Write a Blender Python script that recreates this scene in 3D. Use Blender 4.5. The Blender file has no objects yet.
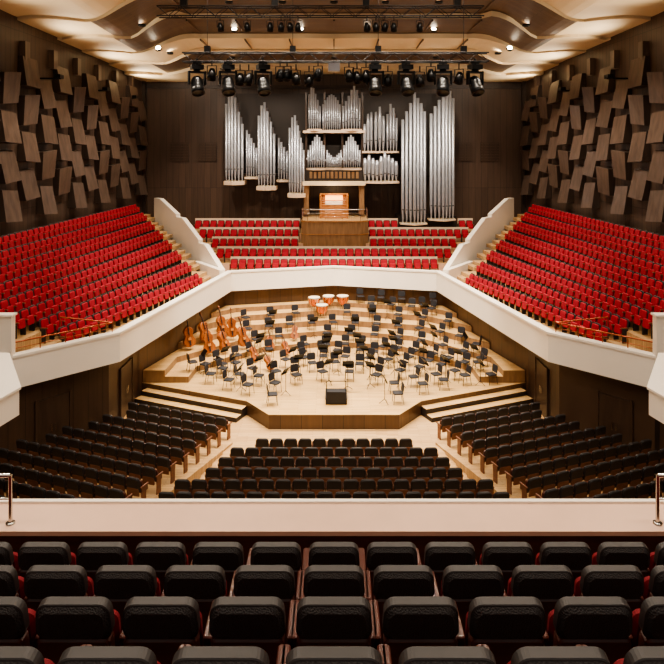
import bpy, math, random
import numpy as np
from mathutils import Matrix, Vector
random.seed(4)
F=640.0; ZC=12.0
def PX(px,py,d): return ((px-334)*d/F, d, ZC-(py-150)*d/F)
def L(c):
    c=c/255.0
    return c/12.92 if c<=0.04045 else ((c+0.055)/1.055)**2.4
def C(r,g,b): return (L(r),L(g),L(b),1)
# ------------------------------------------------ materials
def newmat(name):
    m=bpy.data.materials.new(name); m.use_nodes=True
    nt=m.node_tree; b=nt.nodes['Principled BSDF']
    return m,nt,b
def mapping(nt,scale,swz=None):
    tc=nt.nodes.new('ShaderNodeTexCoord')
    mp=nt.nodes.new('ShaderNodeMapping'); mp.inputs['Scale'].default_value=scale
    if swz:
        sx=nt.nodes.new('ShaderNodeSeparateXYZ'); nt.links.new(tc.outputs['Object'],sx.inputs[0])
        ad=nt.nodes.new('ShaderNodeMath'); ad.operation='ADD'
        nt.links.new(sx.outputs[0],ad.inputs[0]); nt.links.new(sx.outputs[1],ad.inputs[1])
        cb=nt.nodes.new('ShaderNodeCombineXYZ')
        nt.links.new(ad.outputs[0],cb.inputs[0]); nt.links.new(sx.outputs[2],cb.inputs[1])
        nt.links.new(cb.outputs[0],mp.inputs[0])
    else: nt.links.new(tc.outputs['Object'],mp.inputs[0])
    return mp
def plain(name,c1,rough=.5,metal=0,var=.12,scale=6,bump=0,bscale=60):
    m,nt,b=newmat(name)
    mp=mapping(nt,(scale,)*3)
    n=nt.nodes.new('ShaderNodeTexNoise'); n.inputs['Scale'].default_value=1; n.inputs['Detail'].default_value=4
    nt.links.new(mp.outputs[0],n.inputs['Vector'])
    r=nt.nodes.new('ShaderNodeValToRGB')
    r.color_ramp.elements[0].color=tuple(x*(1-var) for x in c1[:3])+(1,)
    r.color_ramp.elements[1].color=tuple(min(1,x*(1+var)) for x in c1[:3])+(1,)
    nt.links.new(n.outputs['Fac'],r.inputs[0]); nt.links.new(r.outputs[0],b.inputs['Base Color'])
    b.inputs['Roughness'].default_value=rough; b.inputs['Metallic'].default_value=metal
    if bump:
        v=nt.nodes.new('ShaderNodeTexVoronoi'); v.inputs['Scale'].default_value=bscale
        tc=nt.nodes.new('ShaderNodeTexCoord'); nt.links.new(tc.outputs['Object'],v.inputs['Vector'])
        bp=nt.nodes.new('ShaderNodeBump'); bp.inputs['Strength'].default_value=bump; bp.inputs['Distance'].default_value=.01
        nt.links.new(v.outputs['Distance'],bp.inputs['Height']); nt.links.new(bp.outputs[0],b.inputs['Normal'])
    return m
def wood(name,c1,c2,scale=(1,8,8),rough=.4):
    m,nt,b=newmat(name)
    mp=mapping(nt,scale)
    n=nt.nodes.new('ShaderNodeTexNoise'); n.inputs['Scale'].default_value=1.5; n.inputs['Detail'].default_value=6
    nt.links.new(mp.outputs[0],n.inputs['Vector'])
    r=nt.nodes.new('ShaderNodeValToRGB')
    r.color_ramp.elements[0].position=.3; r.color_ramp.elements[1].position=.7
    r.color_ramp.elements[0].color=c1; r.color_ramp.elements[1].color=c2
    nt.links.new(n.outputs['Fac'],r.inputs[0]); nt.links.new(r.outputs[0],b.inputs['Base Color'])
    b.inputs['Roughness'].default_value=rough
    return m
def planks(name,c1,c2,mort,bw,rh,rough=.4,swz=False,ms=.006,off=.5,grain=(1,14,1)):
    m,nt,b=newmat(name)
    mp=mapping(nt,(1,1,1),swz)
    br=nt.nodes.new('ShaderNodeTexBrick')
    br.inputs['Scale'].default_value=1; br.inputs['Brick Width'].default_value=bw; br.inputs['Row Height'].default_value=rh
    br.inputs['Mortar Size'].default_value=ms; br.inputs['Color1'].default_value=c1; br.inputs['Color2'].default_value=c2
    br.inputs['Mortar'].default_value=mort; br.offset=off; br.inputs['Bias'].default_value=0
    nt.links.new(mp.outputs[0],br.inputs['Vector'])
    n=nt.nodes.new('ShaderNodeTexNoise'); n.inputs['Scale'].default_value=1; n.inputs['Detail'].default_value=5
    m2=mapping(nt,grain,swz); nt.links.new(m2.outputs[0],n.inputs['Vector'])
    mx=nt.nodes.new('ShaderNodeMixRGB'); mx.blend_type='MULTIPLY'; mx.inputs[0].default_value=.45
    r=nt.nodes.new('ShaderNodeValToRGB'); r.color_ramp.elements[0].position=.3; r.color_ramp.elements[1].position=.75
    r.color_ramp.elements[0].color=(.35,.35,.35,1); r.color_ramp.elements[1].color=(1.0,1.0,1.0,1)
    nt.links.new(n.outputs['Fac'],r.inputs[0])
    nt.links.new(br.outputs['Color'],mx.inputs[1]); nt.links.new(r.outputs[0],mx.inputs[2])
    nt.links.new(mx.outputs[0],b.inputs['Base Color']); b.inputs['Roughness'].default_value=rough
    return m
def emis(name,col,s):
    m,nt,b=newmat(name)
    b.inputs['Base Color'].default_value=col; b.inputs['Emission Color'].default_value=col
    b.inputs['Emission Strength'].default_value=s
    return m
M_PARQ=planks('oak_parquet',C(214,178,130),C(196,158,110),C(150,114,76),.9,.11,.35)
M_STAGE=planks('stage_boards',C(226,190,134),C(212,172,117),C(150,112,70),1.6,.14,.3)
M_WALL=planks('dark_walnut_panel',C(84,67,56),C(72,57,48),C(30,23,18),.42,9,.45,True,.014,0,(7,.5,1))
M_WALLB=planks('walnut_panel_back',C(86,67,55),C(74,57,47),C(42,31,25),.5,9,.45,True,.012,0,(7,.5,1))
M_LOW=planks('low_wall_panel',C(78,59,46),C(65,48,37),C(30,22,17),.9,9,.4,True,.012,0,(5,.5,1))
M_STWALL=planks('stage_wall_panel',C(104,78,56),C(90,66,47),C(44,32,23),.9,9,.4,True,.012,0,(5,.5,1))
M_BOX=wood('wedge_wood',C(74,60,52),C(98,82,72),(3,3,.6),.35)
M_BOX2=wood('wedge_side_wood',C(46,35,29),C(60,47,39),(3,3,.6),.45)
M_WHITE=plain('white_lacquer',C(232,224,212),.45,0,.04,1)
M_CREAM=plain('cream_plaster',C(210,190,158),.7,0,.05,.6)
M_CEILB=planks('ceiling_walnut_slats',C(104,82,62),C(90,70,53),C(40,30,22),3.0,.35,.5)
M_RED=plain('red_velvet',C(150,15,36),.85,0,.25,9)
M_REDF=plain('red_velvet_dark',C(112,10,24),.85,0,.25,9)
M_BLK=plain('black_shell',C(40,36,36),.5,0,.2,10)
M_PERF=plain('black_perforated_pad',C(38,35,36),.6,0,.2,20,.5,90)
M_MAR=wood('maroon_wood',C(62,32,27),C(84,45,37),(2,2,8),.28)
M_BRN=wood('seat_brown_wood',C(96,60,44),C(122,78,56),(2,2,8),.4)
M_LEDGE=plain('pink_limestone',C(206,172,150),.4,0,.1,3)
M_CHROME=plain('chrome',C(200,198,194),.2,1,.03,3)
M_BRASS=plain('brass',C(150,84,60),.35,1,.05,3)
M_PIPE=plain('tin_pipe',C(176,179,187),.36,.6,.2,3)
M_PIPED=plain('pipe_mouth_dark',C(26,24,25),.6)
M_PIPEW=plain('dull_pipe',C(128,127,132),.4,.6,.15,3)
M_METBLK=plain('black_metal',C(18,18,20),.4,.4,.1,5)
M_TRUSS=plain('dark_truss',C(46,45,46),.45,.6,.1,5)
M_CBLK=plain('chair_black',C(27,27,33),.6,0,.15,10)
M_VIOL=wood('violin_varnish',C(116,60,30),C(160,95,48),(3,3,1),.3)
M_COPPER=plain('copper_kettle',C(190,110,70),.25,.9,.08,3)
M_SKIN=plain('drum_head',C(224,212,188),.5,0,.03,3)
M_GLOW=emis('console_glow',C(255,170,90),3.0)
M_LAMP=emis('lamp_disc',C(255,236,205),16)
M_OAK=wood('console_oak',C(150,98,55),C(190,132,80),(2,2,6),.35)
M_PODW=wood('podium_oak',C(118,90,64),C(146,114,82),(4,4,.8),.4)
M_DARK=plain('organ_case_dark',C(40,31,27),.6)
M_DOOR=wood('door_dark_wood',C(54,40,31),C(70,53,42),(4,4,.6),.4)
M_PAPER=plain('sheet_paper',C(230,226,214),.8,0,.03,3)
M_RAIL=plain('rail_pale_oak',C(212,188,164),.5,0,.05,3)
# ------------------------------------------------ mesh builder
def RX(a): return Matrix.Rotation(math.radians(a),4,'X')
def RZ(a): return Matrix.Rotation(math.radians(a),4,'Z')
def RY(a): return Matrix.Rotation(math.radians(a),4,'Y')
def T(x,y,z): return Matrix.Translation((x,y,z))
class MB:
    def __init__(s): s.v=[];s.f=[];s.m=[];s.s=[]
    def add(s,vs,fs,mat,smooth=False,M=None):
        o=len(s.v)
        if M is not None: vs=[tuple(M@Vector(p)) for p in vs]
        s.v+= [tuple(p) for p in vs]
        for i,f in enumerate(fs):
            s.f.append([k+o for k in f]); s.m.append(mat[i] if isinstance(mat,list) else mat); s.s.append(smooth)
    def box(s,c,sz,mat,M=None):
        x,y,z=c;a,b,d=[q/2 for q in sz]
        vs=[(x+i*a,y+j*b,z+k*d) for k in(-1,1) for j in(-1,1) for i in(-1,1)]
        s.add(vs,[(0,2,3,1),(4,5,7,6),(0,1,5,4),(2,6,7,3),(0,4,6,2),(1,3,7,5)],mat,False,M)
    def prism(s,poly,z0,z1,mtop,mside=None,M=None):
        mside=mside or mtop; n=len(poly)
        zt=list(z1) if isinstance(z1,(list,tuple)) else [z1]*n
        ar=sum(poly[i][0]*poly[(i+1)%n][1]-poly[(i+1)%n][0]*poly[i][1] for i in range(n))
        if ar<0: poly=poly[::-1]; zt=zt[::-1]
        vs=[(p[0],p[1],z0) for p in poly]+[(p[0],p[1],zt[i]) for i,p in enumerate(poly)]
        fs=[tuple(range(n-1,-1,-1)),tuple(range(n,2*n))]+[(i,(i+1)%n,n+(i+1)%n,n+i) for i in range(n)]
        s.add(vs,fs,[mside,mtop]+[mside]*n,False,M)
    def pad(s,w,h,r,y0,y1,bev,mat,M=None,q=2,taper=1.0):
        def ring(ins,y):
            out=[];ww=w/2-ins;hh=h/2-ins;rr=max(r-ins*.5,.01)
            for cx,cz,a0 in((1,1,0),(-1,1,90),(-1,-1,180),(1,-1,270)):
                for k in range(q+1):
                    a=math.radians(a0+90*k/q)
                    x=cx*(ww-rr)+rr*math.cos(a); z=cz*(hh-rr)+rr*math.sin(a)
                    t=1-(1-taper)*(z+h/2)/h
                    out.append((x*t,y,z))
            return out
        R=[ring(bev,y0),ring(0,y0+bev),ring(0,y1-bev),ring(bev,y1)]
        n=len(R[0]); vs=sum(R,[])
        fs=[tuple(range(n)),tuple(3*n+i for i in range(n-1,-1,-1))]
        for k in range(3):
            for i in range(n): j=(i+1)%n; fs.append((k*n+j,k*n+i,(k+1)*n+i,(k+1)*n+j))
        s.add(vs,fs,mat,False,M)
    def tube(s,p0,p1,r,mat,n=6,r1=None,M=None):
        p0=Vector(p0);p1=Vector(p1); r1=r if r1 is None else r1
        d=(p1-p0).normalized(); u=d.orthogonal().normalized(); w=d.cross(u)
        vs=[]
        for p,rr in((p0,r),(p1,r1)):
            for i in range(n):
                a=2*math.pi*i/n; vs.append(p+u*rr*math.cos(a)+w*rr*math.sin(a))
        fs=[(i,(i+1)%n,n+(i+1)%n,n+i) for i in range(n)]
        s.add(vs,fs,mat,True,M)
        s.add(vs,[tuple(range(n-1,-1,-1)),tuple(range(n,2*n))],mat,False,M)
    def lathe(s,prof,mat,n=14,M=None,smooth=True):
        vs=[];fs=[];ms=[]
        for r,z in prof:
            for i in range(n):
                a=2*math.pi*i/n; vs.append((r*math.cos(a),r*math.sin(a),z))
        for k in range(len(prof)-1):
            for i in range(n):
                j=(i+1)%n; fs.append((k*n+i,k*n+j,(k+1)*n+j,(k+1)*n+i)); ms.append(mat[k] if isinstance(mat,list) else mat)
        s.add(vs,fs,ms,smooth,M)
    def mesh(s,name):
        me=bpy.data.meshes.new(name)
        me.from_pydata(s.v,[],s.f)
        used=[];idx={}
        mi=[]
        for m in s.m:
            if m not in idx: idx[m]=len(used); used.append(m)
            mi.append(idx[m])
        for m in used: me.materials.append(m)
        me.polygons.foreach_set('material_index',mi); me.polygons.foreach_set('use_smooth',s.s)
        me.update(); return me
    def obj(s,name,M=None,parent=None):
        o=bpy.data.objects.new(name,s.mesh(name)); bpy.context.scene.collection.objects.link(o)
        if M is not None: o.matrix_world=M
        if parent: o.parent=parent
        return o
def merged(name,tpl,mats):
    V=np.array(tpl.v); out=MB()
    for M in mats:
        A=np.array(M); W=V@A[:3,:3].T+A[:3,3]
        o=len(out.v); out.v+=W.tolist()
        out.f+=[[k+o for k in f] for f in tpl.f]; out.m+=tpl.m; out.s+=tpl.s
    return out.obj(name)
def linked(name,me,M):
    o=bpy.data.objects.new(name,me); bpy.context.scene.collection.objects.link(o); o.matrix_world=M; return o
def inpoly(p,poly):
    x,y=p;c=False;n=len(poly)
    for i in range(n):
        x1,y1=poly[i];x2,y2=poly[(i+1)%n]
        if (y1>y)!=(y2>y) and x<(x2-x1)*(y-y1)/(y2-y1)+x1: c=not c
    return c
def ccw(p):
    a=sum(p[i][0]*p[(i+1)%len(p)][1]-p[(i+1)%len(p)][0]*p[i][1] for i in range(len(p)))
    return p if a>0 else p[::-1]
def clip(sub,cl):
    cl=ccw(cl);out=ccw(sub)
    for i in range(len(cl)):
        a=cl[i];b=cl[(i+1)%len(cl)];inp=out;out=[]
        side=lambda p:(b[0]-a[0])*(p[1]-a[1])-(b[1]-a[1])*(p[0]-a[0])
        for k in range(len(inp)):
            p=inp[k];q=inp[(k+1)%len(inp)];sp=side(p);sq=side(q)
            if sp>=0: out.append(p)
            if (sp>=0)!=(sq>=0):
                t=sp/(sp-sq); out.append((p[0]+t*(q[0]-p[0]),p[1]+t*(q[1]-p[1])))
    return out
def offset(path,t):
    out=[]
    for i,p in enumerate(path):
        ns=[]
        if i>0:
            d=(Vector(p)-Vector(path[i-1])).normalized(); ns.append(Vector((-d.y,d.x)))
        if i<len(path)-1:
            d=(Vector(path[i+1])-Vector(p)).normalized(); ns.append(Vector((-d.y,d.x)))
        n=sum(ns,Vector((0,0))).normalized(); k=t/max(.4,n.dot(ns[0]))
        out.append((p[0]+n.x*k,p[1]+n.y*k))
    return out
def mirror(path): return [(-x,y) for x,y in path][::-1]
# ------------------------------------------------ seats
def seat_low():
    s=MB(); Mb=T(0,-.17,.66)@RX(10)
    s.pad(.50,.56,.09,-.05,.0,.015,M_BLK,Mb)
    s.pad(.43,.46,.08,.0,.08,.025,M_RED,Mb@T(0,0,.0))
    s.pad(.42,.36,.06,.0,.09,.02,M_RED,T(0,.05,.52)@RX(8)@T(0,0,-.02))
    for x in(-.268,.268):
        s.box((x,.02,.6),(.04,.34,.035),M_BRN); s.box((x,-.02,.3),(.035,.22,.6),M_BLK)
    return s
def seat_choir():
    s=seat_low()
    s.box((0,-.33,.86),(.56,.05,.40),M_RAIL)
    return s
def seat_stall():
    s=MB(); Mb=T(0,-.17,.66)@RX(10)
    s.pad(.49,.48,.10,-.06,.0,.025,M_BLK,Mb@T(0,0,.03))
    s.pad(.46,.48,.09,.0,.08,.025,M_BLK,Mb)
    s.pad(.45,.28,.04,-.068,-.04,.008,M_BRN,Mb@T(0,0,-.20))
    s.pad(.46,.44,.06,-.05,.04,.02,M_MAR,T(0,.0,.56)@RX(10))
    for x in(-.268,.268):
        s.box((x,.02,.61),(.05,.38,.04),M_BRN); s.box((x,-.02,.3),(.035,.22,.6),M_BRN)
    return s
def seat_high():
    s=MB(); Mb=T(0,-.17,.64)@RX(9)
    s.pad(.485,.24,.07,-.10,.03,.03,M_PERF,Mb@T(0,0,.195),6,.93)
    s.pad(.495,.255,.075,-.072,.0,.006,M_BLK,Mb@T(0,0,.195),6,.935)
    s.pad(.47,.46,.03,-.098,-.0,.012,M_MAR,Mb@T(0,0,-.14),3)
    s.pad(.40,.44,.06,.0,.055,.02,M_REDF,Mb@T(0,0,-.04),5)
    s.pad(.43,.38,.06,-.05,.04,.03,M_REDF,T(0,.0,.55)@RX(12),5)
    for x in(-.265,.265):
        s.pad(.05,.36,.02,-.018,.022,.008,M_MAR,T(x,.05,.60)@RX(90),3)
        s.box((x,.02,.3),(.035,.24,.58),M_MAR)
    return s
SLO=seat_low();SCH=seat_choir();SST=seat_stall();SHI=seat_high().mesh('theatre_seat')
def facing(f): return math.degrees(math.atan2(-f[0],f[1]))
# ------------------------------------------------ floor and shell
sb=MB(); sb.box((0,22,-.15),(35,60,.3),M_PARQ); sb.obj('floor')
def wx(y): return 16.8-(y-10)*.042
for sg,nm in((-1,'wall_left'),(1,'wall_right')):
    w=MB(); p=[(sg*wx(-4),-4),(sg*wx(50.9),50.9),(sg*(wx(50.9)+.3),50.9),(sg*(wx(-4)+.3),-4)]
    w.prism(p,0,20.5,M_WALL); w.obj(nm)
w=MB(); w.box((0,51.0,10.25),(31.2,.4,20.5),M_WALLB)
for px in(179,207,463,490):
    x,_,z=PX(px,152,50.7); w.box((x,50.76,z),(1.5,.1,1.5),M_LOW)
    for k in range(7): w.box((x,50.69,z-.66+.22*k),(1.4,.05,.05),M_WALLB)
w.box((-15.0,50.6,12),(.3,.5,12),M_BOX2); w.box((15.0,50.6,12),(.3,.5,12),M_BOX2)
w.obj('wall_back')
t=MB(); t.box((0,50.75,17.0),(30,.12,.25),M_BOX2); t.obj('trim_1')
def wedges(sg,name):
    m=MB()
    for ci in range(17):
        y=49.3-ci*1.85
        for r in range(5):
            z=9.3+r*1.9+(.95 if ci%2 else 0)
            if z>16.4: continue
            w_,h_=1.15,1.5
            var=(ci*3+r*5)%4
            M=T(sg*wx(y),y,z)@Matrix(((-sg,0,0,0),(0,1,0,0),(0,0,1,0),(0,0,0,1)))@RX(6 if (ci+r)%2 else -4)
            f1,f2=[(.56,.22),(.32,.54),(.60,.30),(.48,.18)][var]
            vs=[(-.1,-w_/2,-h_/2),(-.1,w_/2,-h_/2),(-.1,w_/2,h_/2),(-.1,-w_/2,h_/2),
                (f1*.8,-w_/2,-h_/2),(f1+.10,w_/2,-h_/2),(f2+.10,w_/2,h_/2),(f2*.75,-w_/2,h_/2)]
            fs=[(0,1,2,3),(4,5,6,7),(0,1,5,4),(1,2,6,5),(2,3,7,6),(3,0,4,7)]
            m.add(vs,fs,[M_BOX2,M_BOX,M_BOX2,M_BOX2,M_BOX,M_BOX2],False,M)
    for ci in range(9):
        y=47.5-ci*3.0
        m.box((sg*(wx(y)-.15),y,17.0),(.3,.5,1.0),M_BOX)
    return m.obj(name)
wedges(-1,'acoustic_wall_panel'); wedges(1,'acoustic_wall_panel.001')
# ceiling
cl=MB(); cl.box((0,23,21.9),(35,58,.3),M_CEILB); cl.obj('ceiling')
strips=[(47.2,50.8,18.05,17.45,0),(43.6,47.4,18.5,17.75,1),(40.0,43.8,18.95,18.0,0),(36.2,40.2,19.4,18.2,1),(32.4,36.4,19.85,18.45,1),(28.2,32.6,20.25,18.7,0),(23.5,28.4,20.6,18.95,1),(16,23.7,20.8,19.2,0),(7,16.2,20.9,19.3,0),(-3,7.2,20.9,19.3,0)]
for si,(y0,y1,zc,zs,br) in enumerate(strips):
    c=MB(); N=80
    def zz(x):
        a=abs(x); t=max(0,min(1,(a-8.5)/3.5)); t=t*t*(3-2*t)
        return zc-(zc-zs)*t
    def yf(x):
        a=abs(x); return y0+.25-(1.0*abs(math.sin((a-8.5)*math.pi/4.1+(.9 if si%2 else 0))) if a>8.5 else .12*abs(math.sin(a*math.pi/4.25)))
    xs=[-15.9+31.8*i/N for i in range(N+1)]
    vs=[]
    for x in xs:
        z=zz(x); vs+=[(x,yf(x),z+.06),(x,y1+.2,z-.06),(x,y1+.2,z+.1),(x,yf(x),z+.36)]
    fs=[];ms=[]
    for i in range(N):
        xm=(xs[i]+xs[i+1])/2
        a=4*i;b=4*i+4
        inner=M_CEILB if (br and abs(xm)<12.2) else M_CREAM
        for k in range(4):
            fs.append((a+k,b+k,b+(k+1)%4,a+(k+1)%4)); ms.append([inner,M_CEILB,M_CEILB,M_CREAM][k])
    c.add(vs,fs,ms)
    # thin dark strips standing in for shadow gaps under the panel
    for x in (-8.4,-5.6,-2.8,0,2.8,5.6,8.4):
        c.box((x,(y0+y1)/2,zc-.02),(.07,y1-y0-.4,.1),M_CEILB)
    c.obj('ceiling_reflector_panel' if si==0 else 'ceiling_reflector_panel.%03d'%si)
def zceil(x,y):
    for (y0,y1,zc,zs,br) in strips:
        if y0<=y<=y1:
            a=abs(x); t=max(0,min(1,(a-8.5)/3.5)); t=t*t*(3-2*t)
            return zc-(zc-zs)*t
    return 20
# ------------------------------------------------ tiers + parapet
PL=[(-15.2,20.4),(-12.1,23.2),(-8.9,26.6),(-6.4,39.9),(0,41.6)]
PATH=PL+mirror(PL)[1:]
def wallpath(name,path,t,z0,z1,mt,ms=None):
    o=offset(path,t); m=MB()
    for i in range(len(path)-1):
        m.prism([path[i],path[i+1],o[i+1],o[i]],z0,z1,mt,ms)
    return m
m=wallpath('p',PATH,.28,3.2,4.4,M_WHITE)
pa=offset(PATH,-.04);pb=offset(PATH,.32)
for i in range(len(PATH)-1): m.prism([pa[i],pa[i+1],pb[i+1],pb[i]],4.34,4.44,M_WHITE)
m.obj('balcony_parapet')
WL=[(-15.8,20.6),(-12.6,23.3),(-9.5,27.0),(-9.45,31.1),(-6.9,40.4),(0,42.1)]
WPATH=WL+mirror(WL)[1:]
m=MB(); oo=offset(WPATH,.25)
for i in range(len(WPATH)-1):
    m.prism([WPATH[i],WPATH[i+1],oo[i+1],oo[i]],0,3.2,M_STWALL if 3<=i<=6 else M_LOW)
m.obj('wall_stage')
def door(name,a,b,t0,t1):
    A=Vector(a);B=Vector(b); d=(B-A).normalized(); n=Vector((d.y,-d.x))
    p=A+(B-A)*t0;q=A+(B-A)*t1; m=MB()
    m.prism([p,q,q+n*.06,p+n*.06],.0,2.3,M_DOOR)
    mid=(p+q)/2
    for s_ in(-1,1):
        c=mid+n*.1+d*.08*s_; m.tube((c.x,c.y,1.0),(c.x,c.y,1.3),.015,M_CHROME)
    m.prism([p+n*.06,p+d*.08+n*.06,p+d*.08+n*.1,p+n*.1],0,2.38,M_LOW); m.prism([q-d*.08+n*.06,q+n*.06,q+n*.1,q-d*.08+n*.1],0,2.38,M_LOW)
    m.obj(name)
door('door_1',WL[1],WL[2],.35,.65); door('door_2',(-WL[2][0],WL[2][1]),(-WL[1][0],WL[1][1]),.35,.65)
door('door_3',WL[2],WL[3],.3,.7); door('door_4',(-WL[3][0],WL[3][1]),(-WL[2][0],WL[2][1]),.3,.7)
tf=MB()
ins=offset(PATH,.28)
for sg in(-1,1):
    P=[(sg*abs(x),y) for x,y in ins[:5]]
    tf.prism([P[0],P[1],P[2],(sg*15.6,P[2][1]),(sg*16.1,P[0][1])],3.2,3.5,M_PARQ)
    tf.prism([P[2],P[3],(sg*15.1,P[3][1]),(sg*15.6,P[2][1])],3.2,3.5,M_PARQ)
    tf.prism([P[3],P[4],(0,50.7),(sg*14.9,50.7),(sg*15.1,P[3][1])],3.2,3.5,M_PARQ)
tf.obj('balcony_floor')
NR=8
for sg in(-1,1):
    st=MB()
    for k in range(NR):
        t=k/(NR-1)
        nx,ny=11.1+(15.45-11.1)*t, 26-.8*k
        fx,fy=7.9+(14.5-7.9)*t, 38.0+(47.4-38.0)*t
        d=Vector((fx-nx,fy-ny)); Ln=d.length; d.normalize(); n=Vector((-d.y,d.x))
        if n.x>0: n=-n
        zf=3.78+.475*k
        ext=1.6; a=Vector((nx,ny))+n*.42-d*.6; b=Vector((fx,fy))+n*.42+d*ext
        wa=Vector((wx(a.y)-.03,a.y)); wb=Vector((wx(min(50.5,b.y+.0))-.03,min(50.5,b.y)))
        st.prism([(sg*a.x,a.y),(sg*b.x,b.y),(sg*wb.x,wb.y),(sg*wa.x,wa.y)],(3.5 if k==0 else zf-.475),zf,M_PARQ)
        c0=b-d*1.25
        hs=[c0,b,b+n*.42,c0+n*.42]
        st.prism([(sg*p.x,p.y) for p in hs],(3.5 if k==0 else zf-.475),zf-.237 if k else 3.64,M_PARQ)
        cnt=int(Ln/.56); Ms=[]
        for i in range(cnt):
            p=Vector((fx,fy))-d*(.28+i*.56)
            Ms.append(T(sg*p.x,p.y,zf)@RZ(facing((sg*n.x,n.y))))
        merged('auditorium_seat_row',SLO,Ms)
    st.obj('tier_steps')
    m=MB()
    segs=[((7.0,40.3),(9.0,43.2),4.45,5.75),((9.0,43.2),(11.2,46.0),5.95,7.2),((11.2,46.0),(13.6,48.9),7.4,8.35)]
    for (p,q,za,zb) in segs:
        P=Vector(p);Q=Vector(q);dd=(Q-P).normalized();nn=Vector((-dd.y,dd.x))*.16
        flat=Q-dd*1.0
        pl=[P+nn,flat+nn,flat-nn,P-nn]; m.prism([(sg*v.x,v.y) for v in pl],3.5,[za,zb,zb,za],M_WHITE)
        pl=[flat+nn,Q+nn,Q-nn,flat-nn]; m.prism([(sg*v.x,v.y) for v in pl],3.5,zb,M_WHITE)
    m.obj('stair_parapet')
    m=MB()
    pl=[(sg*6.75,39.6),(sg*7.05,39.4),(sg*9.3,42.6),(sg*9.0,42.8)]
    m.prism(pl,3.5,4.6,M_WHITE); m.obj('stair_kerb')
    m=MB(); m.prism([(sg*11.8,23.4),(sg*15.3,23.4),(sg*15.3,23.7),(sg*11.8,23.7)],3.5,5.9,M_WHITE); m.prism([(sg*11.75,23.35),(sg*15.3,23.35),(sg*15.3,23.75),(sg*11.75,23.75)],5.9,5.97,M_WHITE); m.obj('stair_end_panel')
    m=MB(); m.prism([(sg*7.87,16),(sg*9.5,18.6),(sg*16,19.4),(sg*16,13),(sg*8.4,13)],5.38,6.02,M_WHITE); m.prism([(sg*7.82,16),(sg*9.47,18.68),(sg*16,19.5),(sg*16,12.95),(sg*8.35,12.95)],6.02,6.08,M_WHITE)
    m.obj('side_box_parapet')
    m=MB(); a=Vector((11.9,23.75));b=Vector((9.2,26.55))
    pts=[a+(b-a)*t for t in(0,.25,.5,.75,1)]
    for i,p in enumerate(pts):
        m.tube((sg*p.x,p.y,4.4),(sg*p.x,p.y,4.85),.02,M_BRASS)
        if i: m.tube((sg*pts[i-1].x,pts[i-1].y,4.85),(sg*p.x,p.y,4.85),.03,M_BRASS); m.tube((sg*pts[i-1].x,pts[i-1].y,4.62),(sg*p.x,p.y,4.62),.012,M_BRASS)
    e=(sg*11.3,26.4); m.tube((sg*b.x,b.y,4.85),(e[0],e[1],5.1),.03,M_BRASS); m.tube((e[0],e[1],3.78),(e[0],e[1],5.1),.02,M_BRASS)
    m.obj('handrail')
# choir terrace
ch=MB()
NC=5
for k in range(NC):
    y=43.0+1.12*k; zf=3.72+.53*k; hw=7.0+.85*k
    ch.prism([(-hw-.35,y-.5),(hw+.35,y-.5),(hw+.35+.3,50.6),(-hw-.35-.3,50.6)] if k<NC-1 else [(-hw-.4,y-.5),(hw+.4,y-.5),(13.3,50.6),(-13.3,50.6)],zf-.53 if k else 3.5,zf,M_PARQ,M_LEDGE)
    Ms=[]; n=int(hw/.56)
    for i in range(-n,n+1):
        x=i*.56
        if k>=2 and abs(x)<2.75: continue
        if k>=4 and 4.6<x<9.0: continue
        Ms.append(T(x,y,zf)@RZ(180))
    merged('auditorium_seat_row',SCH,Ms)
ch.obj('choir_terrace_steps')
# ------------------------------------------------ organ
D=48.6
def ox(px): return (px-334)*D/F
def oz(py): return ZC-(py-150)*D/F
org=bpy.data.objects.new('pipe_organ',None); bpy.context.scene.collection.objects.link(org)
def pipe(m,x,y,z0,z1,r,mat=None,cone=False):
    mat=mat or M_PIPE; fh=min(.26*(z1-z0),r*6+.25)
    prof=[(r*.3,z0),(r*.98,z0+fh),(r,z0+fh+.02)]
    if cone: prof+=[(r*1.0,z0+fh+.05),(r*1.25,z1-.35*(z1-z0-fh)),(r*.7,z1),(0.001,z1)]
    else: prof+=[(r,z1),(r*.8,z1),(r*.8,z1-.1),(0.001,z1-.1)]
    ms=[mat]*(len(prof)-1)
    if not cone: ms[-1]=M_PIPED
    m.lathe(prof,ms,12,T(x,y,0))
    m.box((x,y-r*.93,z0+fh+r*.35),(r*1.1,r*.3,r*.5),M_PIPED)
def cluster(name,x0,x1,tops,base,y=48.6,bulge=.5,mat=None,cone=False,shelf=True,th=.16):
    m=MB(); n=len(tops); w=(x1-x0)/n
    for i,tp in enumerate(tops):
        u=(i+.5)/n*2-1; yy=y-bulge*(1-abs(u))
        pipe(m,ox(x0+w*(i+.5)),yy,oz(base),oz(tp),w*D/F*.44,mat,cone)
        if i<n-1 and not cone:
            pipe(m,ox(x0+w*(i+1)),yy+.45,oz(base-3),oz(tp+ (5 if tops[i+1]>tp else 2)),w*D/F*.4,M_PIPEW,False)
    m.obj(name,parent=org)
    if shelf:
        s=MB(); a=ox(x0)-.06;b=ox(x1)+.06;c=(a+b)/2
        s.prism([(a,y+1.2),(a,y-.25),(c,y-bulge-.35),(b,y-.25),(b,y+1.2)],oz(base)-th,oz(base)-.0,M_CREAM,M_RAIL); s.obj(name+'_toeboard',parent=org)
cluster('pipes_a',225,244,[104,92,88,98,112,124],181,th=.28)
cluster('pipes_b',245,257,[130,134,138,143,148],177,49,.2)
cluster('pipes_c',258,276,[116,106,103,112,122,134],186,48.3,th=.28)
cluster('pipes_d',277,288,[138,142,147,151],180,49,.2)
cluster('pipes_e',289,305,[128,118,116,126,138,150],193,48.1,th=.28)
cluster('pipes_f',308,321,[94,84,88,94,100,106],129,48.8,.3)
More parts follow.
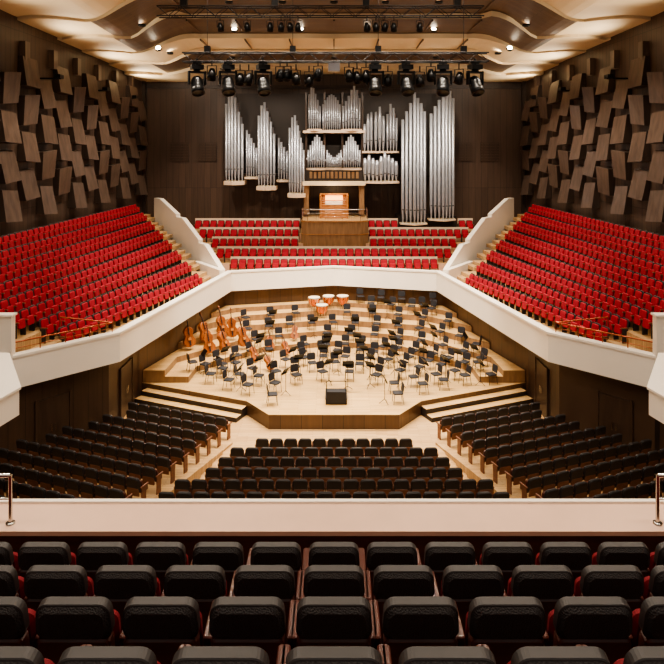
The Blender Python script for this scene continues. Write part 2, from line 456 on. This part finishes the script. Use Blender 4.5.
cluster('pipes_g',322,341,[104,100,97,95,94,95,97,100,104],130,48.9,.1)
cluster('pipes_h',342,361,[106,101,96,90,86,90,98],129,48.8,.3)
cluster('pipes_i',307,325,[150,145,141,137,135,137,141,145],168,48.8,.3)
cluster('pipes_j',326,342,[150,153,155,157,157,155,153,150],168,48.9,.1)
cluster('pipes_k',343,361,[145,141,137,135,137,141,145,150],168,48.8,.3)
cluster('pipes_l',363,373,[124,114,112],151,48.7,.2,None,True)
cluster('pipes_m',374,385,[112,107,116],151,48.6,.3,None,True)
cluster('pipes_n',386,398,[114,104,108,118],151,48.7,.2)
cluster('pipes_o',363,398,[158,155,158,160,156,152,155,158,161],181,48.5,.5,None,True)
cluster('pipes_p',400,425,[120,112,104,94,99,104,112],222,48.0,.6,th=.1)
cluster('pipes_q',428,453,[114,107,101,95,88,92,99],218,48.0,.6,th=.1)
m=MB()
def obox(m,x0,x1,y0,y1,d0,d1,mat):
    m.box(((ox(x0)+ox(x1))/2,(d0+d1)/2,(oz(y0)+oz(y1))/2),(abs(ox(x1)-ox(x0)),d1-d0,abs(oz(y0)-oz(y1))),mat)
obox(m,222,456,92,178,49.9,50.7,M_DARK)
obox(m,303,365,130.5,133,48.4,50,M_RAIL)
obox(m,303,365,170,181,48.5,50.6,M_DARK)
obox(m,303,365,181,185,47.9,50.6,M_CREAM)
for xx in(305,323.5,341.5,361.5): obox(m,xx,xx+2,92,181,48.9,50,M_LOW)
obox(m,304,309,185,214,48.2,50.6,M_PODW); obox(m,359,364,185,214,48.2,50.6,M_PODW)
obox(m,309,359,185,214,50.2,50.6,M_LOW)
obox(m,226,303,174,176,49.2,50.6,M_LOW)
obox(m,398,456,216,240,48.6,50.6,M_DARK)
m.obj('organ_case',parent=org)
m=MB()
for i in range(16):
    x=ox(308+i*3.4)
    m.tube((x,48.6,oz(160)),(x,47.6,oz(158.5+((i%2)*1.5))),.02,M_PIPE,8,.09)
m.obj('horizontal_trumpets',parent=org)
m=MB()
for k in range(12):
    a=ox(311+k*4.2); m.box((a,48.45,oz(175)),(.2,.06,.5),M_PODW)
m.obj('louvres',parent=org)
m=MB()
pod=[(-2.35,47.6),(-2.35,46.0),(-1.9,45.55),(1.9,45.55),(2.45,46.0),(2.45,47.6),(2.45,50.5),(-2.35,50.5)]
m.prism(pod,3.9,6.95,M_PARQ,M_PODW)
for z in(5.0,6.0,6.9):
    pq=[(x*1.01,y-.03) for x,y in pod]; m.prism(pq,z-.03,z,M_OAK)
m.obj('organ_podium')
m=MB()
pp=[(-2.3,47.5),(-2.3,46.02),(-1.88,45.6),(1.88,45.6),(2.4,46.02),(2.4,47.5)]
for i,p in enumerate(pp):
    m.tube((p[0],p[1],6.95),(p[0],p[1],7.75),.02,M_CHROME)
    if i:
        q=pp[i-1]
        for h,r in((7.75,.03),(7.5,.012),(7.25,.012)): m.tube((q[0],q[1],h),(p[0],p[1],h),r,M_CHROME)
        for j in range(1,6):
            u=j/6; m.tube((q[0]+(p[0]-q[0])*u,q[1]+(p[1]-q[1])*u,6.95),(q[0]+(p[0]-q[0])*u,q[1]+(p[1]-q[1])*u,7.75),.008,M_CHROME,4)
m.obj('podium_railing')
m=MB(); zb=6.95
m.box((0,48.0,zb+.5),(1.9,.9,1.0),M_OAK); m.box((-1.0,47.8,zb+.85),(.12,1.2,1.7),M_OAK); m.box((1.0,47.8,zb+.85),(.12,1.2,1.7),M_OAK)
m.box((0,48.35,zb+1.3),(1.9,.15,.8),M_OAK); m.box((0,48.2,zb+1.74),(2.12,.5,.08),M_OAK)
for k in range(4): m.box((0,47.6+.13*k,zb+1.0+.07*k),(1.3,.14,.04),M_PAPER)
m.box((0,48.26,zb+1.45),(1.3,.02,.35),M_GLOW)
for x in(-.8,.8):
    for zq in range(4):
        for xx in(-.08,0,.08): m.tube((x+xx,48.3,zb+1.1+.13*zq),(x+xx,48.22,zb+1.1+.13*zq),.02,M_PAPER,6)
m.box((0,47.0,zb+.5),(1.3,.35,.06),M_OAK); m.box((-.6,47,zb+.25),(.05,.3,.5),M_OAK); m.box((.6,47,zb+.25),(.05,.3,.5),M_OAK)
m.obj('organ_console')
# ------------------------------------------------ stage
ST=[(-2.8,27.5),(2.8,27.5),(3.95,29.0),(9.1,31.2),(9.4,31.3),(6.85,40.3),(0,42.0),(-6.85,40.3),(-9.4,31.3),(-9.1,31.2),(-3.95,29.0)]
m=MB(); m.prism(ST,0,.62,M_STAGE,M_STWALL)
m.obj('stage_platform')
CX=[(-9.35,31.3),(9.35,31.3),(6.85,40.3),(0,42.0),(-6.85,40.3)]
RIS=[(7.4,.3),(8.6,.6),(9.7,.95),(10.7,1.3),(11.6,1.58)]
def rpoly(R):
    return [(R*1.05*math.cos(math.radians(a)),29.7+R*math.sin(math.radians(a))) for a in(-20,25,60,90,120,155,200)]
def zst(x,y):
    z=.62
    for R,h in RIS:
        if not inpoly((x,y),rpoly(R)): z=.62+h
    if y<31.4: z=.62
    return z
prev=.62
rs=MB()
for R,h in RIS:
    pts=rpoly(R)
    for i in range(len(pts)-1):
        a=pts[i];b=pts[i+1]
        f=3.0
        q=[a,b,(b[0]*f,29.7+(b[1]-29.7)*f),(a[0]*f,29.7+(a[1]-29.7)*f)]
        c=clip(q,CX)
        if len(c)>=3: rs.prism(c,prev,.62+h,M_STAGE,M_PODW)
    prev=.62+h
rs.obj('orchestra_riser')
for sg in(-1,1):
    m=MB()
    a=Vector((3.95,29.0));b=Vector((9.1,31.2)); d=(b-a).normalized(); n=Vector((d.y,-d.x))
    for w_,z1,z0 in((.9,.2,0),(.45,.41,.2)):
        m.prism([(sg*p.x,p.y) for p in [a,b,b+n*w_,a+n*w_]],z0,z1,M_STAGE,M_DARK)
    m.obj('stage_steps')
m=MB(); m.box((.1,29.2,.62+.12),(.95,1.2,.24),M_DARK); m.box((.1,29.2,.62+.255),(.99,1.24,.03),M_CBLK); m.box((.1,29.95,.62+.06),(.8,.3,.12),M_DARK)
m.box((.1,28.6,.62+.32),(.9,.05,.5),M_CBLK)
for x in(-.33,.53): m.tube((x,28.6,.62),(x,28.6,.62+1.05),.02,M_METBLK)
m.tube((-.33,28.6,1.67),(.53,28.6,1.67),.02,M_METBLK)
m.obj('conductor_podium')
def chair():
    s=MB()
    s.pad(.44,.44,.06,-.03,.03,.015,M_CBLK,T(0,.0,.46)@RX(90))
    s.pad(.44,.36,.08,-.02,.02,.01,M_CBLK,T(0,-.22,.72)@RX(8))
    for x in(-.19,.19):
        s.tube((x,.18,.44),(x*1.1,.22,0),.012,M_METBLK); s.tube((x,-.17,.44),(x*1.1,-.24,0),.012,M_METBLK)
        s.tube((x,-.17,.44),(x,-.23,.66),.012,M_METBLK)
    return s.mesh('orchestra_chair')
def stand(h=1.05):
    s=MB(); s.tube((0,0,.18),(0,0,h),.014,M_METBLK)
    for a in(90,210,330):
        x=.26*math.cos(math.radians(a));y=.26*math.sin(math.radians(a)); s.tube((0,0,.2),(x,y,0.01),.012,M_METBLK)
    s.pad(.5,.34,.02,-.008,.008,.004,M_METBLK,T(0,.0,h+.08)@RX(-35))
    s.box((0,-.07,h-.07),(.48,.07,.012),M_METBLK)
    return s
CH=chair(); SD=stand().mesh('music_stand')
sp=stand(); sp.pad(.4,.28,.01,-.016,-.01,.002,M_PAPER,T(0,.0,1.14)@RX(-35)); SDP=sp.mesh('music_stand_sheet')
rnd=random.Random(11)
cc=(.1,29.3)
basses=((-7.7,34.4,-12,30),(-7.0,35.5,-18,50),(-6.6,34.3,-14,20),(-5.8,34.8,-20,60),(-5.7,36.2,-10,10),(-4.9,35.5,-16,40),(-6.3,36.7,-15,35))
cellos=((-4.1,34.2,-34),(-3.5,36.0,-25),(-2.5,35.2,-34),(-2.3,37.0,-25),(-3.1,32.8,-40))
placed=[(b[0],b[1]) for b in basses]+[(b[0],b[1]) for b in cellos]+[(-1.25,40.2),(-.35,40.6),(.55,40.6),(-.75,39.7)]
inner=[(-2.6,28.0),(2.6,28.0),(3.9,29.4),(8.6,31.6),(6.4,39.8),(0,41.5),(-6.4,39.8),(-8.6,31.6),(-3.9,29.4)]
def put(x,y,ang=None,st=True):
    if not inpoly((x,y),inner): return
    for q in placed:
        if (q[0]-x)**2+(q[1]-y)**2<.40: return
    placed.append((x,y)); z=zst(x,y)
    d=(cc[0]-x,cc[1]-y)
    a=facing(d) if ang is None else ang
    a+=rnd.uniform(-18,18)
    linked('orchestra_chair',CH,T(x,y,z)@RZ(a))
    if st:
        f=Vector((-math.sin(math.radians(a)),math.cos(math.radians(a))))
        p=Vector((x,y))+f*.60
        if inpoly(p,inner): linked('music_stand',SDP if rnd.random()<.2 else SD,T(p.x,p.y,zst(p.x,p.y))@RZ(a))
for r,n,amin,amax in((2.5,8,-12,192),(3.6,13,-6,186),(4.7,16,2,178),(5.8,18,8,160),(6.8,18,16,150)):
    for i in range(n):
        a=math.radians(amin+(amax-amin)*i/(n-1))
        if abs(math.degrees(a)-90)<6 and r<3: continue
        put(cc[0]+r*math.cos(a)*1.14+rnd.uniform(-.14,.14),cc[1]+r*math.sin(a)+rnd.uniform(-.14,.14),None,i%2==0)
for r,n,amin,amax in((7.9,13,26,142),(9.1,13,36,130),(10.2,10,44,120),(11.1,7,60,98)):
    for i in range(n):
        a=math.radians(amin+(amax-amin)*i/(n-1)); put(cc[0]+r*math.cos(a)*1.05,cc[1]+r*math.sin(a),None,i%2==0)
for i in range(9): put(1.7+i*.64,40.9-i*.17,175,False)
for i in range(7): put(-5.0-.35*i,33.0-.15*i,-60,i%3==0)
for i in range(5): put(6.4+.4*i,32.6+.5*i,75,True)
for i in range(4): put(7.3-.6*i,31.9-.15*i,70,i%2==0)
m=stand(1.2); m.obj('conductor_music_stand',T(.65,30.3,.62)@RZ(180))
def bass():
    s=MB(); prof=[(0,.18),(.14,.19),(.26,.26),(.33,.40),(.32,.55),(.24,.68),(.20,.76),(.22,.88),(.26,.98),(.25,1.08),(.17,1.18),(.05,1.26),(0.03,1.28)]
    out=[(x,z) for x,z in prof]+[(-x,z) for x,z in prof[::-1][:-1]]
    vs=[(x,-.1,z) for x,z in out]+[(x*.93,-.125,.7+(z-.7)*.95) for x,z in out]+[(x,.1,z) for x,z in out]+[(x*.93,.12,.7+(z-.7)*.95) for x,z in out]
    n=len(out)
    fs=[tuple(range(n,2*n)),tuple(range(4*n-1,3*n-1,-1))]
    for i in range(n):
        j=(i+1)%n; fs+=[(i,j,n+j,n+i),(2*n+i,2*n+j,j,i),(3*n+i,3*n+j,2*n+j,2*n+i)]
    s.add(vs,fs,M_VIOL)
    s.box((0,-.15,1.2),(.05,.03,.75),M_CBLK); s.box((0,-.11,1.5),(.045,.05,.5),M_VIOL)
    s.tube((-.03,-.1,1.78),(.03,-.1,1.78),.06,M_VIOL,10); s.box((0,-.1,1.68),(.07,.06,.18),M_CBLK)
    s.box((0,-.16,.42),(.07,.02,.3),M_CBLK); s.box((0,-.165,.62),(.16,.05,.12),M_OAK)
    s.tube((0,0,.2),(0,0,0),.01,M_CHROME)
    for x in(-.018,-.006,.006,.018): s.tube((x,-.19,.5),(x,-.15,1.7),.002,M_CHROME,4)
    for x in(-.11,.11): s.box((x,-.128,.66),(.015,.006,.14),M_CBLK)
    for x in(-.08,.08): s.tube((0,-.1,1.68+x*.3),(x,-.1,1.68+x*.3),.008,M_CBLK,4)
    return s.mesh('double_bass')
BA=bass()
for x,y,lean,rz in basses:
    linked('double_bass',BA,T(x,y,zst(x,y)+.02)@RZ(rz)@RX(lean*.8)@RY(lean*.5))
for x,y,lean in cellos:
    linked('cello',BA,T(x,y,zst(x,y)+.02)@RZ(rnd.uniform(-20,60))@RX(lean)@Matrix.Scale(.7,4))
m=MB()
m.lathe([(.02,.25),(.2,.3),(.33,.5),(.37,.75),(.375,.78),(.385,.78),(.385,.84),(.37,.845),(.001,.845)],[M_COPPER]*4+[M_CHROME]*3+[M_SKIN],20)
for a in range(0,360,60):
    c=math.cos(math.radians(a));s_=math.sin(math.radians(a)); m.tube((.39*c,.39*s_,.83),(.3*c,.3*s_,.02),.014,M_CHROME)
m.tube((0,0,.02),(0,0,.3),.03,M_CHROME)
TI=m.mesh('timpano')
for x,y in((-1.25,40.2),(-.35,40.6),(.55,40.6),(-.75,39.7)):
    linked('timpano',TI,T(x,y,zst(x,y)))
# ------------------------------------------------ stalls
fl=MB()
for k in range(13):
    y=24.8-.92*k; half=3.1+.49*k; z=.08*k
    n=int(half/.55)
    ofs=0 if k%2==0 else .275
    Ms=[]
    for i in range(-n-1,n+1):
        x=i*.55+ofs
        if abs(x)<half: Ms.append(T(x,y,z)@RZ(x*.9))
    merged('stalls_seat_row',SST,Ms)
    if k: fl.prism([(-half-.35,y+.45),(half+.35,y+.45),(half+.6,12.5),(-half-.6,12.5)],z-.08,z,M_PARQ)
fl.obj('stalls_steps')
u=Vector((-.934,.358)); nb=Vector((-.358,-.934))
outer=[(-8.95,30.3),(-9.15,27.0),(-12.2,22.7),(-15.5,19.8),(-16.0,10),(-3,10),(-3,30)]
for sg in(-1,1):
    fl=MB()
    for j in range(15):
        B=Vector((-4.35,26.6))+nb*.90*j-u*.08*j; z=.09*j
        Ms=[]
        for i in range(24):
            p=B+u*(.28+.555*i)
            if not inpoly((p.x-.2,p.y),outer): break
            Ms.append(T(sg*-p.x,p.y,z)@RZ(facing((sg*nb.x,-nb.y))))
        if Ms: merged('stalls_seat_row',SST,Ms)
        if j:
            a=B-nb*.5-u*.3; b=B-nb*.5+u*(.555*min(len(Ms),22)+.6)
            c=clip([a,b,b+nb*.97,a+nb*.97],[(-9.4,30.5),(-9.4,27.0),(-12.5,23.2),(-15.9,20),(-15.9,9),(-2,9),(-2,30.5)])
            if len(c)>2: fl.prism([(sg*-x,y) for x,y in c],0,z,M_PARQ)
    fl.obj('stalls_steps')
# ------------------------------------------------ camera balcony
b=MB()
b.box((0,7.26,7.815),(25,.56,.05),M_LEDGE); b.box((0,7.56,7.83),(25,.06,.07),M_WHITE)
b.box((0,7.27,3.9),(25,.5,7.78),M_MAR); b.box((0,7.55,6.9),(25,.06,1.8),M_WHITE)
b.obj('balcony_ledge')
rows=[(6.17,8.24),(5.15,8.68),(4.16,9.12),(3.18,9.56),(2.2,10.0)]
st=MB()
for i,(y,zt) in enumerate(rows):
    zf=zt-.94; y1=y+.5 if i else 7.0; y0=y-.5
    st.box((0,(y0+y1)/2,zf/2),(25,y1-y0,zf),M_BRN)
    if i<4:
        for k in range(-9,10):
            linked('theatre_seat',SHI,T(k*.552,y+.17,zf))
st.box((0,-.7,4.55),(25,4.8,9.1),M_BRN)
st.obj('balcony_steps')
for sg in(-1,1):
    m=MB(); x=sg*3.6
    m.tube((x,7.12,7.84),(x,7.12,8.38),.022,M_CHROME,12); m.lathe([(.001,7.86),(.05,7.86),(.05,7.84)],M_CHROME,12,T(x,7.12,0))
    m.tube((x,7.12,8.38),(x+sg*1.6,7.12,8.38),.024,M_CHROME,12); m.tube((x+sg*1.6,7.12,7.84),(x+sg*1.6,7.12,8.38),.022,M_CHROME,12)
    m.tube((x,7.12,8.12),(x+sg*1.6,7.12,8.12),.012,M_CHROME,8)
    m.obj('safety_rail')
# ------------------------------------------------ trusses and fixtures
def truss(name,x0,x1,y,z,s=.38,ztop=20.3):
    m=MB(); h=s/2
    for a in(-h,h):
        for c in(-h,h): m.tube((x0,y+a,z+c),(x1,y+a,z+c),.03,M_TRUSS)
    n=int((x1-x0)/.45)
    for i in range(n):
        xa=x0+(x1-x0)*i/n; xb=x0+(x1-x0)*(i+1)/n
        up=1 if i%2 else -1
        for a in(-h,h): m.tube((xa,y+a,z-h*up),(xb,y+a,z+h*up),.014,M_TRUSS,5)
        m.tube((xa,y-h,z-h),(xa,y+h,z-h),.012,M_TRUSS,5)
    for f in(.08,.36,.64,.92):
        x=x0+(x1-x0)*f; m.tube((x,y,z+h),(x,y,ztop),.012,M_TRUSS,5); m.box((x,y,z+h+.15),(.25,.25,.3),M_METBLK)
    m.obj(name)
TY=28.0;TZ=16.05
truss('lighting_truss',(183-334)*TY/F,(488-334)*TY/F,TY,TZ)
truss('lighting_truss.001',(158-334)*25/F,(483-334)*25/F,25,17.4,ztop=20.6)
def mover():
    s=MB()
    s.box((0,0,-.1),(.42,.34,.16),M_METBLK); s.tube((0,0,0),(0,0,.2),.04,M_METBLK,8); s.box((0,0,.05),(.3,.08,.08),M_METBLK)
    s.lathe([(.001,-.18),(.12,-.18),(.12,-.26),(.001,-.26)],M_METBLK,12)
    s.box((0,0,-.28),(.58,.16,.07),M_METBLK)
    for x in(-.28,.28): s.pad(.07,.5,.03,-.09,.09,.02,M_METBLK,T(x,0,-.48))
    H=T(0,0,-.66)@RX(-28)
    s.lathe([(.001,.24),(.14,.22),(.2,.12),(.215,-.08),(.2,-.2),(.23,-.22),(.23,-.42),(.2,-.43),(.19,-.38),(.001,-.37)],[M_METBLK]*8+[M_TRUSS],16,H)
    return s.mesh('moving_head_light')
def par():
    s=MB(); s.tube((0,0,.1),(0,0,-.12),.025,M_METBLK)
    for x in(-.17,.17): s.box((x,0,-.28),(.02,.06,.34),M_METBLK)
    s.box((0,0,-.12),(.36,.06,.02),M_METBLK)
    s.lathe([(.001,.22),(.09,.2),(.15,.02),(.16,-.22),(.15,-.22),(.12,-.05),(.001,-.05)],[M_METBLK]*5+[M_PIPEW],14,T(0,0,-.42)@RX(-20))
    return s.mesh('par_can_light')
MO=mover();PA=par()
for px in(197,263,375,406,443,475,228):
    x=(px-334)*TY/F; linked('moving_head_light',MO,T(x,TY,TZ-.3)@RZ(rnd.uniform(-25,25))@Matrix.Scale(1.25,4))
for px in(212,240,249,280,287,296,309,318,349,357,366,388,420,431,459):
    x=(px-334)*TY/F; linked('par_can_light',PA,T(x,TY+rnd.uniform(-.1,.1),TZ-.2-rnd.uniform(0,.3))@RZ(rnd.uniform(-40,40))@Matrix.Scale(1.2,4))
m=MB(); m.box((0,TY,TZ-.45),(.5,.6,.35),M_PIPEW); m.tube((0,TY+.3,TZ-.45),(0,TY+.45,TZ-.5),.1,M_METBLK,12); m.tube((0,TY,TZ-.3),(0,TY,TZ-.1),.03,M_METBLK); m.obj('video_projector')
for px in (247,270,281,290,298,367,376,385,394,420,220):
    x=(px-334)*25/F; linked('par_can_light',PA,T(x,25,17.15)@Matrix.Scale(.8,4)@RX(15)@RZ(rnd.uniform(-30,30)))
def downlight(x,y,z,power,blend=.6,size=130,aim=None,name='ceiling_downlight_and_fill',col=(1,.86,.69),r=.16):
    m=MB(); m.lathe([(r,.0),(r*1.3,0),(r*1.3,-.12),(r,-.12),(r*.98,-.03),(.001,-.03)],[M_METBLK]*4+[M_LAMP],16)
    d=Vector((0,0,-1)) if aim is None else (Vector(aim)-Vector((x,y,z))).normalized()
    q=d.to_track_quat('-Z','Y').to_matrix().to_4x4()
    o=m.obj(name,T(x,y,z)@q)
    l=bpy.data.lights.new(name+'_bulb','SPOT'); l.energy=power; l.spot_size=math.radians(size); l.spot_blend=blend; l.shadow_soft_size=.15; l.color=col
    lo=bpy.data.objects.new(name+'_bulb',l); bpy.context.scene.collection.objects.link(lo)
    lo.parent=o; lo.matrix_parent_inverse=Matrix.Identity(4); lo.location=(0,0,-.16)
    return o
for i,x in enumerate((-5.5,-2.7,0,2.7,5.5)):
    downlight(x,33.5,zceil(x,33.5)-.05,4700,.5,75,(x*.9,34.5,0),'stage_downlight')
    downlight(x,27.0,zceil(x,27)-.05,2500,.5,66,(x*.9,34,0),'stage_downlight')
for y,pw in((6,1350),(14,1250),(21,1350)):  # unseen fill spots added over the hall, dressed as downlight cans
    for x in(-10,-3.5,3.5,10): downlight(x,y,zceil(x,y)-.05,pw,.7,140)
for x in(-10.5,10.5):
    for y in(29,35,41): downlight(x,y,zceil(x,y)-.12,1900,.5,118)
for x in(-7,0,7): downlight(x,44,zceil(x,44)-.1,1800,.6,116)
for x in(-6,-2,2,6): downlight(x,38.5,zceil(x,38.5)-.1,1900,.5,56,(x*1.05,49,11.0),'organ_spotlight')
for x in(-11.5,11.5):
    downlight(x*.92,38.5,zceil(x,38.5)-.1,800,.6,70,(x*1.05,50.8,12),'wall_spotlight')
for sg in(-1,1):
    downlight(sg*12.6,24.6,3.18,70,.6,140,None,'soffit_fill_light',r=.08); downlight(sg*10.3,26.4,3.18,60,.6,140,None,'soffit_fill_light',r=.08)  # fill lamps added under the tier to brighten the side stalls
l=bpy.data.lights.new('console_lamp','POINT'); l.energy=60; l.color=(1,.65,.35); l.shadow_soft_size=.1
lo=bpy.data.objects.new('console_lamp',l); lo.location=(0,47.3,9.0); bpy.context.scene.collection.objects.link(lo)
for sg in(-1,1):
    for y in(27,34,41,47):
        m=MB(); m.box((sg*14.6,y,15.9),(.3,.5,.2),M_METBLK); m.box((sg*15.1,y,15.8),(1.2,.08,.08),M_METBLK); m.obj('cornice_uplight')
        l=bpy.data.lights.new('uplight','SPOT'); l.energy=560; l.spot_size=math.radians(140); l.spot_blend=.8; l.color=(1,.87,.67); l.shadow_soft_size=.15
        lo=bpy.data.objects.new('uplight_bulb',l); bpy.context.scene.collection.objects.link(lo)
        lo.matrix_world=T(sg*14.4,y,16.1)@Vector((-sg*1.0,0,1)).to_track_quat('-Z','Y').to_matrix().to_4x4()
w=bpy.data.worlds.new('hall_ambient'); bpy.context.scene.world=w; w.use_nodes=True
w.node_tree.nodes['Background'].inputs[0].default_value=(1,.89,.78,1); w.node_tree.nodes['Background'].inputs[1].default_value=.5
cam=bpy.data.cameras.new('camera'); co=bpy.data.objects.new('camera',cam); bpy.context.scene.collection.objects.link(co)
co.location=(0,0,ZC); co.rotation_euler=(math.radians(90),0,0)
cam.sensor_width=36; cam.lens=36*F/664; cam.shift_y=-182/664; cam.shift_x=-2/664
cam.clip_start=.1; cam.clip_end=200
bpy.context.scene.camera=co
bpy.context.scene.view_settings.view_transform='AgX'
try: bpy.context.scene.view_settings.look='AgX - Medium High Contrast'
except Exception: pass
bpy.context.scene.view_settings.exposure=0.5
